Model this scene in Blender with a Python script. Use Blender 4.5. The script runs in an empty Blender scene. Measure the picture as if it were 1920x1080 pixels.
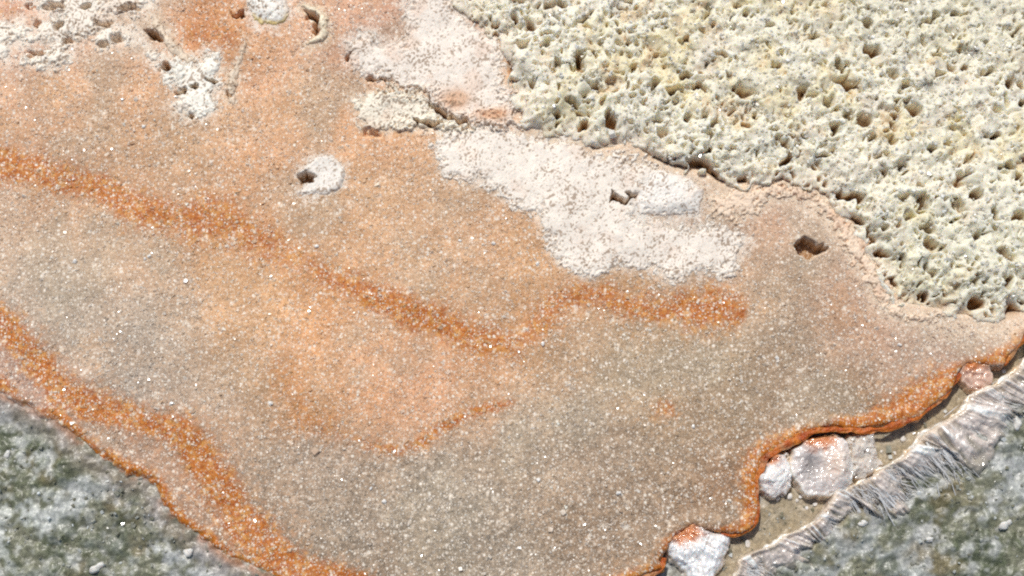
import bpy, math, random
import numpy as np

random.seed(7)
RNG = np.random.default_rng(11)
scene = bpy.context.scene
COL = scene.collection

# ------------------------------------------------------------------ camera
TILT = math.radians(12.0)
LENS, SENSOR = 50.0, 36.0
TH = SENSOR / 2 / LENS                       # tan of half the horizontal field
DIST = 0.96 / TH                             # 1000 photo pixels = 1 unit on the ground
CAM = np.array([0.0, -DIST * math.sin(TILT), DIST * math.cos(TILT)])
FWD = np.array([0.0, math.sin(TILT), -math.cos(TILT)])
UP = np.array([0.0, math.cos(TILT), math.sin(TILT)])


def to_px(x, y):
    """ground point (z = 0) -> surveyed map coordinates (1920 x 1080)"""
    rx, ry, rz = x - CAM[0], y - CAM[1], -CAM[2]
    d = ry * FWD[1] + rz * FWD[2]
    return 960 + rx / d / TH * 960, 540 - (ry * UP[1] + rz * UP[2]) / d / TH * 960


def to_w(px, py):
    u = (np.asarray(px, float) - 960) / 960 * TH
    v = (540 - np.asarray(py, float)) / 960 * TH
    dy = FWD[1] + v * UP[1]
    dz = FWD[2] + v * UP[2]
    t = -CAM[2] / dz
    return CAM[0] + u * t, CAM[1] + dy * t


cam_d = bpy.data.cameras.new('camera')
cam_d.lens, cam_d.sensor_width = LENS, SENSOR
cam_d.clip_start, cam_d.clip_end = 0.05, 500
cam = bpy.data.objects.new('camera', cam_d)
cam.location = CAM
cam.rotation_euler = (TILT, 0, 0)
COL.objects.link(cam)
scene.camera = cam

# ------------------------------------------------------------------ noise
M32 = np.uint32(0xFFFFFFFF)


def _hash(ix, iy, seed):
    with np.errstate(over='ignore'):
        h = (ix.astype(np.int64).astype(np.uint32) * np.uint32(374761393)
             + iy.astype(np.int64).astype(np.uint32) * np.uint32(668265263)
             + np.uint32((seed * 2246822519 + 3266489917) & 0xFFFFFFFF))
        h = (h ^ (h >> np.uint32(13))) * np.uint32(1274126177)
        h = (h ^ (h >> np.uint32(16))) * np.uint32(2246822519)
        h = h ^ (h >> np.uint32(15))
    return h.astype(np.float64) / 4294967295.0


def vn(x, y, s, seed=0):
    """smooth value noise, feature size s, range -1..1"""
    x, y = x / s + 517.3 * 1.0, y / s + 231.7
    ix, iy = np.floor(x), np.floor(y)
    fx, fy = x - ix, y - iy
    ux = fx * fx * fx * (fx * (fx * 6 - 15) + 10)
    uy = fy * fy * fy * (fy * (fy * 6 - 15) + 10)
    a, b = _hash(ix, iy, seed), _hash(ix + 1, iy, seed)
    c, d = _hash(ix, iy + 1, seed), _hash(ix + 1, iy + 1, seed)
    return ((a + (b - a) * ux) * (1 - uy) + (c + (d - c) * ux) * uy) * 2 - 1


def fbm(x, y, s, seed=0, oct=4, gain=0.5):
    r, a, n = 0, 1.0, 0
    for k in range(oct):
        # turn each octave so the lattice never shows
        an = 0.6 + 1.1 * k
        xr, yr = x * math.cos(an) - y * math.sin(an), x * math.sin(an) + y * math.cos(an)
        r = r + a * vn(xr, yr, s, seed + 17 * k)
        n += a
        a *= gain
        s *= 0.5
    return r / n


def worley(x, y, s, seed=0):
    """F1 (in cells), random number of the nearest cell"""
    x, y = x / s + 301.0, y / s + 127.0
    ix, iy = np.floor(x), np.floor(y)
    f1 = np.full(x.shape, 9.0)
    rid = np.zeros(x.shape)
    for dx in (-1, 0, 1):
        for dy in (-1, 0, 1):
            cx, cy = ix + dx, iy + dy
            qx = cx + 0.1 + 0.8 * _hash(cx, cy, seed)
            qy = cy + 0.1 + 0.8 * _hash(cx, cy, seed + 5)
            d = np.hypot(x - qx, y - qy)
            m = d < f1
            f1 = np.where(m, d, f1)
            rid = np.where(m, _hash(cx, cy, seed + 9), rid)
    return f1, rid


def facets(x, y, s, seed=0):
    """tilted crystal faces: height of a plane of random slope in each cell, -1..1"""
    x, y = x / s + 301.0, y / s + 127.0
    ix, iy = np.floor(x), np.floor(y)
    f1 = np.full(x.shape, 9.0)
    out = np.zeros(x.shape)
    for dx in (-1, 0, 1):
        for dy in (-1, 0, 1):
            cx, cy = ix + dx, iy + dy
            qx = cx + 0.1 + 0.8 * _hash(cx, cy, seed)
            qy = cy + 0.1 + 0.8 * _hash(cx, cy, seed + 5)
            d = np.hypot(x - qx, y - qy)
            m = d < f1
            f1 = np.where(m, d, f1)
            a = 6.283 * _hash(cx, cy, seed + 9)
            h = (x - qx) * np.cos(a) + (y - qy) * np.sin(a) + _hash(cx, cy, seed + 11) - .5
            out = np.where(m, h, out)
    return out


def ss(a, b, v):
    t = np.clip((v - a) / (b - a), 0, 1)
    return t * t * (3 - 2 * t)


def seg_dist(px, py, pts, closed=False):
    best = np.full(px.shape, 1e18)
    tt = np.zeros(px.shape)
    n = len(pts)
    for i in range(n if closed else n - 1):
        ax, ay = pts[i][:2]
        bx, by = pts[(i + 1) % n][:2]
        ex, ey = bx - ax, by - ay
        L = ex * ex + ey * ey + 1e-9
        t = np.clip(((px - ax) * ex + (py - ay) * ey) / L, 0, 1)
        d = (px - ax - t * ex) ** 2 + (py - ay - t * ey) ** 2
        m = d < best
        best = np.where(m, d, best)
        tt = np.where(m, i + t, tt)
    return np.sqrt(best), tt


def sdf(px, py, poly):
    """signed distance to a polygon, positive inside"""
    d, _ = seg_dist(px, py, poly, True)
    ins = np.zeros(px.shape, bool)
    n = len(poly)
    for i in range(n):
        ax, ay = poly[i]
        bx, by = poly[(i + 1) % n]
        if ay == by:
            continue
        c = ((ay > py) != (by > py)) & (px < (bx - ax) * (py - ay) / (by - ay) + ax)
        ins ^= c
    return np.where(ins, d, -d)


def local_sdf(px, py, poly, margin):
    """as sdf, but worked out only near the polygon"""
    P = np.array(poly)
    out = np.full(px.shape, -float(margin))
    m = (px > P[:, 0].min() - margin) & (px < P[:, 0].max() + margin) & (py > P[:, 1].min() - margin) & (py < P[:, 1].max() + margin)
    if m.any():
        out[m] = np.maximum(sdf(px[m], py[m], poly), -margin)
    return out


def lin(c):
    c = np.asarray(c, float) / 255.0
    return np.where(c <= 0.04045, c / 12.92, ((c + 0.055) / 1.055) ** 2.4)


def mixc(a, b, t):
    t = np.asarray(t)[..., None]
    return a * (1 - t) + np.asarray(b) * t


# ------------------------------------------------------------------ the traced plan
SHEET_LEFT = [(-400, 560), (-200, 650), (-60, 708), (0, 738), (40, 757), (100, 783), (118, 798), (137, 814), (160, 833), (190, 853), (213, 868),
              (240, 886), (276, 888), (300, 917), (313, 950), (337, 974), (367, 997), (393, 1020), (427, 1046), (460, 1057), (500, 1077),
              (570, 1112), (640, 1150), (760, 1230), (900, 1300), (1020, 1270), (1120, 1160)]
SHEET_RIGHT = [(1185, 1092), (1215, 1079), (1248, 1070), (1244, 1050), (1254, 1030), (1270, 1003), (1300, 988), (1340, 1000), (1365, 1002), (1390, 1001), (1415, 988),
               (1424, 960), (1420, 925), (1419, 890), (1432, 862), (1466, 840), (1485, 828), (1513, 816), (1560, 805), (1613, 812), (1648, 806),
               (1690, 795), (1725, 788), (1745, 765), (1790, 728), (1800, 700), (1812, 686), (1852, 690), (1880, 692), (1900, 664), (1920, 632),
               (1960, 600), (2060, 560), (2400, 480)]
SHEET = SHEET_LEFT + SHEET_RIGHT + [(2400, -500), (-400, -500)]

POROUS_EDGE = [(800, -500), (815, -60), (842, -5), (870, 22), (900, 50), (930, 78), (944, 110), (946, 142), (958, 168), (968, 200), (975, 238), (1012, 250), (1060, 253), (1090, 268),
               (1108, 288), (1150, 284), (1184, 270), (1208, 296), (1240, 312), (1272, 322), (1310, 326), (1342, 346), (1380, 352), (1402, 352),
               (1440, 342), (1492, 348), (1530, 360), (1562, 386), (1592, 422), (1622, 472), (1642, 512), (1662, 552), (1692, 577),
               (1740, 584), (1800, 597), (1860, 606), (1890, 606), (1930, 590), (2060, 555), (2400, 470)]
POROUS = POROUS_EDGE + [(2400, -500)]

BANDS = [  # rust bands: points (x, y, half width, strength)
    [(-150, 290, 24, .9), (0, 312, 22, .95), (60, 322, 20, .95), (120, 338, 18, .85), (180, 350, 20, .8), (230, 376, 22, .95), (285, 402, 22, .85), (330, 405, 30, .62), (380, 412, 34, .75), (430, 415, 30, .72),
     (470, 440, 26, .65), (530, 475, 28, .45), (580, 503, 20, .5), (620, 525, 17, .65), (670, 541, 17, .8), (720, 566, 18, .88), (770, 592, 19, .98), (820, 603, 18, .9), (870, 626, 17, .95), (915, 638, 19, .85),
     (960, 645, 20, .62), (995, 618, 24, .55), (1040, 575, 22, .62), (1085, 556, 20, .68), (1125, 552, 20, .68), (1185, 572, 22, .72), (1240, 575, 22, .72), (1290, 574, 25, .9), (1345, 577, 28, .92), (1392, 588, 22, .6), (1410, 592, 14, 0)],
    [(-150, 500, 24, 1), (0, 600, 24, 1), (30, 635, 24, .98), (62, 672, 24, .95), (92, 712, 26, 1), (122, 743, 28, 1), (165, 762, 27, 1), (215, 775, 27, .95), (265, 785, 24, .9), (305, 795, 23, .85),
     (345, 815, 26, 1), (375, 850, 28, 1), (398, 890, 28, 1), (425, 932, 30, 1), (445, 970, 32, .95), (480, 1012, 32, .95), (520, 1045, 30, 1), (560, 1072, 26, .9), (640, 1078, 14, .8), (700, 1084, 10, .5)],
    [(560, 770, 14, .15), (610, 790, 14, .32), (660, 818, 13, .4), (705, 838, 12, .45), (745, 840, 11, .62), (790, 828, 11, .65), (830, 802, 10, .68), (868, 776, 10, .72), (912, 767, 10, .7), (958, 758, 10, .55), (985, 748, 9, 0)],
    [(1210, 785, 14, .15), (1240, 772, 18, .5), (1262, 768, 20, .6), (1285, 760, 14, .2)],
    [(505, 640, 30, .12), (530, 720, 32, .3), (575, 780, 34, .3), (650, 815, 26, .3), (720, 835, 14, .3)],
    [(340, 50, 22, .3), (385, 66, 34, .55), (440, 66, 30, .45), (480, 60, 18, 0)],
    [(0, 20, 16, .45), (40, 22, 14, .4), (70, 30, 10, .1)], [(140, 66, 16, .3), (185, 76, 14, .3), (230, 96, 10, 0)],
]
EDGE_LEFT_RUST = [(-60, 706, 11, .8), (0, 722, 11, .8), (30, 748, 8, .5), (70, 765, 9, .35), (105, 780, 10, .9), (137, 806, 10, .95), (160, 826, 10, 1), (190, 846, 10, .95), (225, 872, 10, .7), (250, 880, 11, .95), (280, 888, 10, .6),
                  (306, 922, 11, .95), (318, 950, 11, .9), (345, 975, 11, .85), (372, 992, 11, .85), (398, 1014, 11, .95), (430, 1040, 11, .95), (465, 1052, 12, .95), (500, 1070, 14, 1), (570, 1106, 14, 1)]
EDGE_RIGHT_RUST = [(1160, 1100, 16, .9), (1215, 1078, 12, 1), (1245, 1062, 12, 1), (1246, 1040, 12, .9), (1262, 1010, 9, .6), (1300, 992, 6, .3), (1350, 994, 8, .7), (1390, 994, 14, .8), (1412, 976, 16, .95), (1418, 930, 18, 1), (1416, 890, 20, 1), (1436, 852, 20, .95),
                   (1470, 832, 15, 1), (1513, 812, 12, 1), (1570, 802, 13, 1), (1620, 800, 18, .95), (1680, 772, 30, .9), (1730, 742, 32, .9), (1775, 712, 26, .85), (1800, 690, 14, .6), (1850, 680, 13, .7), (1885, 670, 18, .95), (1918, 630, 18, 1), (1980, 590, 18, 1)]

SHEET_COL = [(-100, -100, 225, 185, 155), (0, 0, 226, 176, 146), (60, 40, 222, 188, 162), (250, 20, 224, 192, 162), (380, 70, 216, 152, 100), (430, 60, 208, 148, 96), (500, 100, 212, 165, 125), (620, 60, 206, 165, 134),
             (700, 30, 205, 160, 130), (100, 160, 212, 170, 130), (250, 180, 210, 164, 122), (30, 240, 206, 166, 132), (200, 250, 205, 165, 125), (400, 260, 200, 162, 125), (550, 180, 208, 165, 122),
             (330, 235, 188, 155, 120), (700, 280, 212, 163, 118), (500, 330, 212, 165, 122), (150, 300, 206, 155, 112), (700, 340, 208, 170, 130), (0, 420, 206, 175, 145), (120, 420, 206, 172, 138),
             (60, 520, 194, 174, 150), (250, 480, 206, 172, 138), (150, 600, 188, 170, 146), (300, 620, 190, 170, 145), (250, 700, 176, 164, 145), (450, 560, 211, 168, 122), (600, 620, 219, 165, 112),
             (700, 680, 224, 172, 124), (780, 720, 226, 175, 130), (560, 760, 212, 155, 95), (450, 720, 198, 165, 125), (350, 760, 184, 165, 140), (800, 500, 210, 170, 130), (900, 450, 210, 168, 128),
             (960, 520, 208, 165, 122), (650, 430, 212, 168, 125), (1050, 700, 192, 160, 122), (900, 700, 209, 162, 116), (1000, 800, 178, 158, 128), (800, 890, 172, 155, 128), (600, 860, 185, 165, 138),
             (500, 900, 178, 155, 125), (650, 1000, 160, 142, 115), (900, 1000, 164, 148, 122), (1150, 950, 165, 142, 112), (1150, 850, 172, 150, 120), (1350, 800, 170, 146, 112), (1200, 700, 186, 160, 124),
             (1350, 680, 178, 155, 122), (1500, 680, 172, 148, 118), (1500, 560, 180, 155, 125), (1420, 480, 196, 165, 135), (1600, 600, 196, 160, 132), (1700, 650, 192, 166, 140), (1800, 660, 180, 150, 125),
             (1600, 760, 162, 134, 100), (1380, 900, 156, 122, 86), (1330, 950, 158, 126, 90), (1450, 420, 198, 162, 134), (1250, 900, 162, 138, 106), (300, 960, 190, 150, 115), (320, 880, 190, 152, 115), (180, 820, 190, 152, 118), (60, 730, 186, 155, 132), (20, 700, 182, 152, 130), (330, 900, 184, 152, 120), (270, 840, 184, 152, 122)]

# holes through the sheet or through the crusts lying on it: outlines
HOLE_POLYS = [
    [(1487, 463), (1496, 451), (1510, 445), (1526, 452), (1541, 457), (1552, 467), (1543, 474), (1533, 476), (1522, 481), (1515, 486), (1505, 479), (1497, 473)],
    [(1147, 359), (1156, 362), (1163, 369), (1171, 374), (1178, 370), (1176, 358), (1183, 361), (1192, 367), (1187, 375), (1168, 384), (1154, 378), (1144, 380)],
    [(560, 328), (568, 324), (577, 320), (592, 332), (583, 338), (576, 345), (566, 349)],
    [(683, 146), (694, 140), (704, 145), (720, 148), (736, 149), (718, 152), (706, 149), (690, 152)],
    [(802, 172), (806, 190), (820, 203), (838, 212), (856, 223), (874, 226), (883, 240), (872, 231), (852, 228), (832, 220), (815, 211)],
    [(777, 222), (790, 228), (806, 226), (828, 230), (826, 237), (806, 236), (782, 234)],
    [(569, 17), (580, 24), (592, 26), (597, 36), (596, 48), (602, 60), (598, 71), (588, 66), (590, 54), (586, 40), (576, 34)],
    [(430, 22), (440, 27), (457, 20), (460, 34), (450, 36), (434, 30)],
    [(648, 108), (652, 96), (656, 99), (654, 112), (648, 115)],
    [(300, 124), (312, 117), (322, 124), (316, 132), (312, 139), (304, 133)],
    [(327, 172), (345, 166), (354, 170), (348, 178), (334, 180)], [(352, 216), (358, 211), (368, 219), (362, 223)], [(357, 160), (372, 160), (372, 165), (360, 167)],
    [(390, 150), (400, 147), (410, 156), (398, 160)],
    [(270, 55), (282, 52), (300, 64), (308, 74), (292, 76), (276, 66)],
]
HOLE_ELL = [(101, 9, 24, 7, -12), (110, 47, 10, 10, 0), (193, 42, 18, 7, 0), (217, 73, 14, 8, 20), (70, 100, 20, 5, -8), (127, 76, 7, 6, 0), (163, 13, 11, 7, 0), (240, 12, 22, 6, 0), (697, 246, 14, 9, 10),
            (195, 84, 9, 5, 0), (55, 13, 10, 4, 0), (68, 44, 5, 7, 0), (426, 178, 5, 8, 10)]

PITS = [(970, 3, 12, 6, 0), (967, 40, 9, 9, 0), (927, 50, 8, 8, 0), (927, 72, 4, 8, 0), (993, 57, 10, 8, 0), (980, 92, 17, 10, 8), (1023, 75, 15, 7, -20), (1085, 127, 10, 15, -10), (1048, 130, 5, 12, -25),
        (1093, 47, 12, 7, -20), (1052, 15, 8, 6, 0), (1113, 167, 18, 6, 20), (1077, 197, 15, 6, 35), (1088, 217, 12, 7, 10), (1145, 230, 7, 19, -28), (1040, 220, 10, 7, 0), (1223, 167, 9, 13, 20),
        (1263, 175, 17, 8, -10), (1237, 43, 12, 7, 0), (1117, 281, 16, 9, 5), (1163, 281, 18, 5, -30), (1240, 304, 24, 9, 22), (1268, 314, 18, 5, -4), (1230, 233, 10, 5, 0), (953, 133, 6, 14, 0), (1000, 160, 9, 8, 0),
        (1313, 170, 12, 6, 15), (1393, 180, 23, 9, 16), (1503, 183, 7, 13, 25), (1630, 100, 14, 9, -10), (1580, 167, 22, 9, 16), (1570, 133, 8, 12, 0), (1700, 167, 15, 7, 20), (1678, 198, 9, 7, 0),
        (1710, 213, 18, 10, 0), (1590, 223, 10, 8, 0), (1620, 233, 15, 12, 0), (1563, 250, 8, 7, 0), (1667, 267, 12, 11, 30), (1337, 235, 6, 8, 0), (1397, 240, 9, 7, 10), (1470, 270, 6, 13, -35),
        (1477, 300, 15, 8, -30), (1312, 313, 26, 8, 18), (1340, 333, 22, 7, 32), (1393, 340, 13, 7, 10), (1467, 344, 15, 5, 5), (1797, 340, 14, 16, 0), (1867, 320, 6, 6, 0), (1847, 143, 12, 9, 20), (1887, 163, 10, 10, 0),
        (1813, 303, 12, 7, -10), (1860, 260, 7, 6, 0), (1520, 77, 13, 7, -40), (1623, 53, 8, 9, 0), (1727, 47, 14, 7, -10), (1287, 150, 8, 8, 0), (1287, 87, 8, 7, 0), (1903, 203, 8, 8, 0),
        (1800, 133, 8, 7, 0), (1593, 370, 24, 9, 5), (1687, 377, 10, 9, 0), (1727, 383, 14, 12, 0), (1827, 373, 10, 10, 0), (1860, 407, 11, 10, 0), (1907, 410, 14, 11, 0), (1600, 415, 14, 9, 0),
        (1627, 443, 9, 8, 0), (1733, 432, 18, 12, 10), (1745, 468, 17, 13, 30), (1647, 477, 14, 6, 10), (1687, 485, 7, 6, 0), (1827, 447, 9, 14, 0), (1880, 480, 24, 7, 25), (1887, 530, 16, 10, 30),
        (1827, 533, 8, 7, 0), (1670, 530, 9, 11, 0), (1690, 563, 12, 7, 20), (1730, 557, 6, 8, 0), (1833, 570, 13, 9, 0), (1793, 393, 17, 10, 0), (1906, 592, 20, 15, 15), (1760, 110, 10, 7, 0), (1440, 60, 9, 6, 0), (1380, 20, 8, 6, 0),
        (1350, 110, 10, 6, 10), (1450, 130, 8, 6, 0), (1540, 300, 9, 6, 0), (1180, 90, 8, 6, 0), (1330, 290, 8, 5, 0), (1290, 270, 7, 6, 0), (1740, 290, 8, 6, 0), (1650, 330, 8, 5, 0), (1900, 330, 8, 7, 0),
        (1985, 300, 14, 10, 0), (2040, 420, 16, 10, 20), (1970, 120, 12, 9, 0), (1300, -60, 14, 9, 0), (1600, -90, 16, 9, 10)]

CRUSTS = [  # name, label, category, outline, thickness, colour, edge noise, density
    ('salt_crust', 'broad white speckled salt crust slanting below the porous yellow crust', 'salt crust',
     [(812, 272), (850, 240), (890, 230), (960, 243), (1010, 252), (1060, 255), (1098, 288), (1150, 292), (1205, 308), (1240, 322), (1250, 345), (1200, 350), (1196, 400), (1255, 412), (1300, 418),
      (1340, 424), (1398, 440), (1404, 458), (1386, 482), (1366, 518), (1340, 512), (1300, 502), (1262, 528), (1225, 512), (1185, 505), (1160, 492), (1115, 518), (1075, 508), (1050, 490), (1028, 460),
      (1020, 425), (1004, 398), (962, 376), (920, 352), (868, 334), (828, 312)], .0055, (239, 228, 213), 16),
    ('salt_crust', 'upper pinkish white salt plate with a scalloped curling lower edge', 'salt crust',
     [(656, 112), (650, 80), (676, 60), (700, 62), (716, 84), (760, 84), (768, 40), (760, -40), (800, -40), (846, 0), (880, 36), (930, 82), (944, 120), (944, 150), (962, 190), (970, 236), (920, 236), (884, 236), (866, 220),
      (840, 208), (818, 194), (802, 172), (770, 172), (746, 166), (735, 150), (690, 142), (668, 134)], .006, (239, 227, 212), 11),
    ('salt_crust', 'small lumpy cream salt crust tucked under the scalloped plate', 'salt crust',
     [(664, 186), (690, 176), (740, 172), (792, 182), (815, 208), (838, 222), (876, 236), (870, 246), (835, 240), (780, 238), (740, 236), (712, 240), (700, 234), (672, 226)], .006, (244, 233, 212), 10),
    ('salt_flake', 'flat angular white flake with a clean edge beside the fissure', 'salt flake',
     [(1198, 350), (1214, 326), (1240, 318), (1268, 326), (1296, 332), (1302, 346), (1320, 352), (1318, 372), (1308, 402), (1276, 402), (1240, 402), (1200, 402), (1190, 380)], .009, (240, 233, 222), 2),
    ('salt_ring', 'isolated round white salt ring with a brown notch on its west side', 'salt ring',
     [(564, 326), (578, 306), (600, 292), (622, 294), (638, 310), (643, 330), (640, 348), (626, 358), (604, 362), (570, 366), (562, 362), (574, 348), (590, 332), (577, 322)], .006, (234, 226, 214), 3),
    ('salt_crust', 'ragged white salt cluster hanging below the diagonal salt ridge', 'salt crust',
     [(316, 118), (334, 108), (350, 118), (376, 112), (384, 100), (408, 102), (414, 120), (404, 146), (416, 160), (404, 176), (402, 204), (396, 216), (374, 220), (364, 214), (352, 216), (326, 208), (322, 200),
      (334, 186), (352, 172), (318, 156), (312, 140)], .007, (246, 239, 224), 8),
    ('salt_ridge', 'thin diagonal white salt ridge leading down to the ragged cluster', 'salt ridge',
     [(286, 30), (294, 32), (308, 58), (330, 84), (352, 104), (368, 116), (352, 118), (322, 100), (300, 70), (288, 48)], .008, (230, 212, 188), 3),
    ('salt_ridge', 'short white salt finger standing right of the ragged cluster', 'salt ridge',
     [(424, 160), (426, 140), (440, 124), (452, 92), (462, 82), (460, 98), (448, 126), (442, 160), (440, 196), (428, 190)], .005, (226, 208, 184), 4),
    ('salt_crust', 'lacy perforated white salt crust in the top left corner', 'salt crust',
     [(-60, 100), (-40, 40), (12, 48), (40, 38), (60, 60), (86, 48), (108, 30), (80, 20), (60, 6), (100, -30), (160, -20), (210, -10), (260, -14), (292, -6), (270, 18), (230, 24), (190, 26), (222, 44), (250, 54), (272, 74),
      (296, 100), (300, 124), (284, 116), (262, 84), (232, 88), (214, 80), (190, 92), (176, 74), (186, 56), (160, 62), (140, 74), (124, 92), (128, 108), (96, 120), (48, 120), (44, 110), (84, 98), (96, 80), (64, 84),
      (28, 90), (10, 116)], .008, (244, 233, 216), 15),
    ('salt_dome', 'domed white salt cap at the top edge with a yellowish lip', 'salt dome',
     [(456, -30), (464, 14), (468, 28), (478, 40), (492, 46), (520, 48), (536, 40), (544, 22), (540, 0), (546, -30)], .009, (244, 238, 226), 4),
    ('salt_curl', 'curled cream salt rim hooked around a small dark hole', 'salt curl',
     [(566, 14), (572, 10), (590, 18), (604, 24), (614, 40), (612, 62), (606, 76), (590, 82), (574, 84), (584, 76), (600, 70), (603, 58), (598, 46), (598, 32), (584, 24)], .005, (240, 226, 198), 3),
    ('mineral_shelf', 'pinkish rounded shelf with a pale lip around the single brown hole', 'mineral shelf',
     [(1326, 404), (1338, 372), (1372, 356), (1402, 356), (1440, 344), (1492, 348), (1532, 360), (1564, 386), (1594, 424), (1624, 474), (1646, 514), (1668, 556), (1700, 582), (1760, 592), (1750, 604), (1700, 600), (1668, 588), (1640, 556), (1618, 516), (1590, 472),
      (1568, 430), (1548, 404), (1510, 378), (1460, 370), (1430, 384), (1410, 400), (1372, 404)], .0075, (238, 214, 188), 10),
]

NODULES = [
    ('white sparkling nodule held in the rust coloured corner of the sheet', [(1418, 893), (1435, 880), (1450, 860), (1460, 852), (1473, 855), (1480, 872), (1487, 888), (1480, 907), (1470, 920), (1453, 928), (1442, 925), (1427, 910)], .032, (246, 238, 232), .55),
    ('largest glassy grey nodule under the arched rusty edge', [(1480, 868), (1493, 848), (1513, 832), (1538, 822), (1568, 822), (1585, 832), (1595, 855), (1601, 883), (1595, 907), (1578, 919), (1555, 932), (1530, 930), (1507, 917), (1495, 905), (1487, 883)], .040, (240, 230, 222), .35),
    ('dull grey grainy nodule wedged behind the largest glassy one', [(1588, 850), (1592, 828), (1617, 816), (1634, 812), (1639, 833), (1644, 853), (1650, 870), (1641, 888), (1620, 894), (1602, 890), (1596, 868)], .026, (220, 210, 198), .6),
    ('bright white nodule with an orange crown at the bottom edge', [(1253, 1020), (1270, 997), (1287, 982), (1303, 979), (1323, 993), (1345, 1003), (1366, 1010), (1361, 1030), (1351, 1050), (1342, 1073), (1336, 1100), (1316, 1100), (1298, 1082), (1280, 1062), (1257, 1038)], .036, (252, 248, 244), .5),
    ('pink translucent nodule in the uppermost nook of the rusty edge', [(1794, 690), (1806, 684), (1825, 679), (1853, 685), (1861, 701), (1854, 722), (1836, 729), (1818, 721), (1805, 708)], .026, (222, 186, 164), .3),
]

FRINGE_A = [(2010, 590), (1960, 640), (1925, 668), (1892, 698), (1867, 718), (1836, 730), (1813, 741), (1799, 768), (1778, 782), (1757, 790), (1730, 807), (1710, 833), (1687, 857), (1657, 873), (1633, 889), (1600, 906), (1562, 920),
            (1553, 938), (1538, 960), (1524, 977)]
FRINGE_B = [(1556, 946), (1530, 972), (1500, 990), (1468, 1003), (1447, 1020), (1413, 1031), (1384, 1046), (1380, 1066), (1364, 1100), (1340, 1140), (1330, 1180)]

# ------------------------------------------------------------------ helpers: objects and meshes


def props(o, label=None, cat=None, group=None, kind=None):
    for k, v in (('label', label), ('category', cat), ('group', group), ('kind', kind)):
        if v:
            o[k] = v
    return o


def raw_mesh(name, V, F, col=None, smooth=True):
    """V (n,3), F (m,k) -> mesh data"""
    V, F = np.asarray(V, np.float32), np.asarray(F, np.int32)
    k = F.shape[1]
    me = bpy.data.meshes.new(name)
    me.vertices.add(len(V))
    me.vertices.foreach_set('co', V.ravel())
    me.loops.add(F.size)
    me.loops.foreach_set('vertex_index', F.ravel())
    me.polygons.add(len(F))
    me.polygons.foreach_set('loop_start', np.arange(0, F.size, k, dtype=np.int32))
    me.polygons.foreach_set('loop_total', np.full(len(F), k, np.int32))
    me.polygons.foreach_set('use_smooth', np.full(len(F), bool(smooth)))
    if col is not None:
        at = me.color_attributes.new('pigment', 'FLOAT_COLOR', 'POINT')
        c4 = np.ones((len(V), 4), np.float32)
        c4[:, :3] = col
        at.data.foreach_set('color', c4.ravel())
    me.update(calc_edges=True)
    me.validate()
    return me


def add(name, me, mat, parent=None):
    o = bpy.data.objects.new(name, me)
    me.materials.append(mat)
    COL.objects.link(o)
    if parent is not None:
        o.parent = parent
    return o


def grid_obj(name, X, Y, Z, col, mat, keep=None, parent=None, smooth=True):
    ny, nx = X.shape
    idx = np.arange(ny * nx).reshape(ny, nx)
    F = np.stack([idx[:-1, :-1], idx[:-1, 1:], idx[1:, 1:], idx[1:, :-1]], -1).reshape(-1, 4)
    V = np.stack([X, Y, Z], -1).reshape(-1, 3)
    C = col.reshape(-1, 3)
    if keep is not None:
        k = keep.ravel()
        F = F[k[F].all(1)]
        used = np.zeros(len(V), bool)
        used[F.ravel()] = True
        new = np.cumsum(used) - 1
        V, C, F = V[used], C[used], new[F]
    return add(name, raw_mesh(name, V, F, C, smooth), mat, parent)


def axis(lo, hi, step, out, grow=1.25, far=None):
    a = list(np.arange(lo, hi + step / 2, step))
    s, v = step, a[-1]
    while v < hi + out:
        s = min(s * grow, far) if far else s * grow
        v += s
        a.append(v)
    s, v = step, a[0]
    while v > lo - out:
        s = min(s * grow, far) if far else s * grow
        v -= s
        a.insert(0, v)
    return np.array(a)


def box_axis(poly, pad, step):
    P = np.array(poly, float)
    wx, wy = to_w(P[:, 0], P[:, 1])
    p = pad / 1000
    return np.meshgrid(np.arange(wx.min() - p, wx.max() + p, step), np.arange(wy.min() - p, wy.max() + p, step))


# ------------------------------------------------------------------ materials


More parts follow.
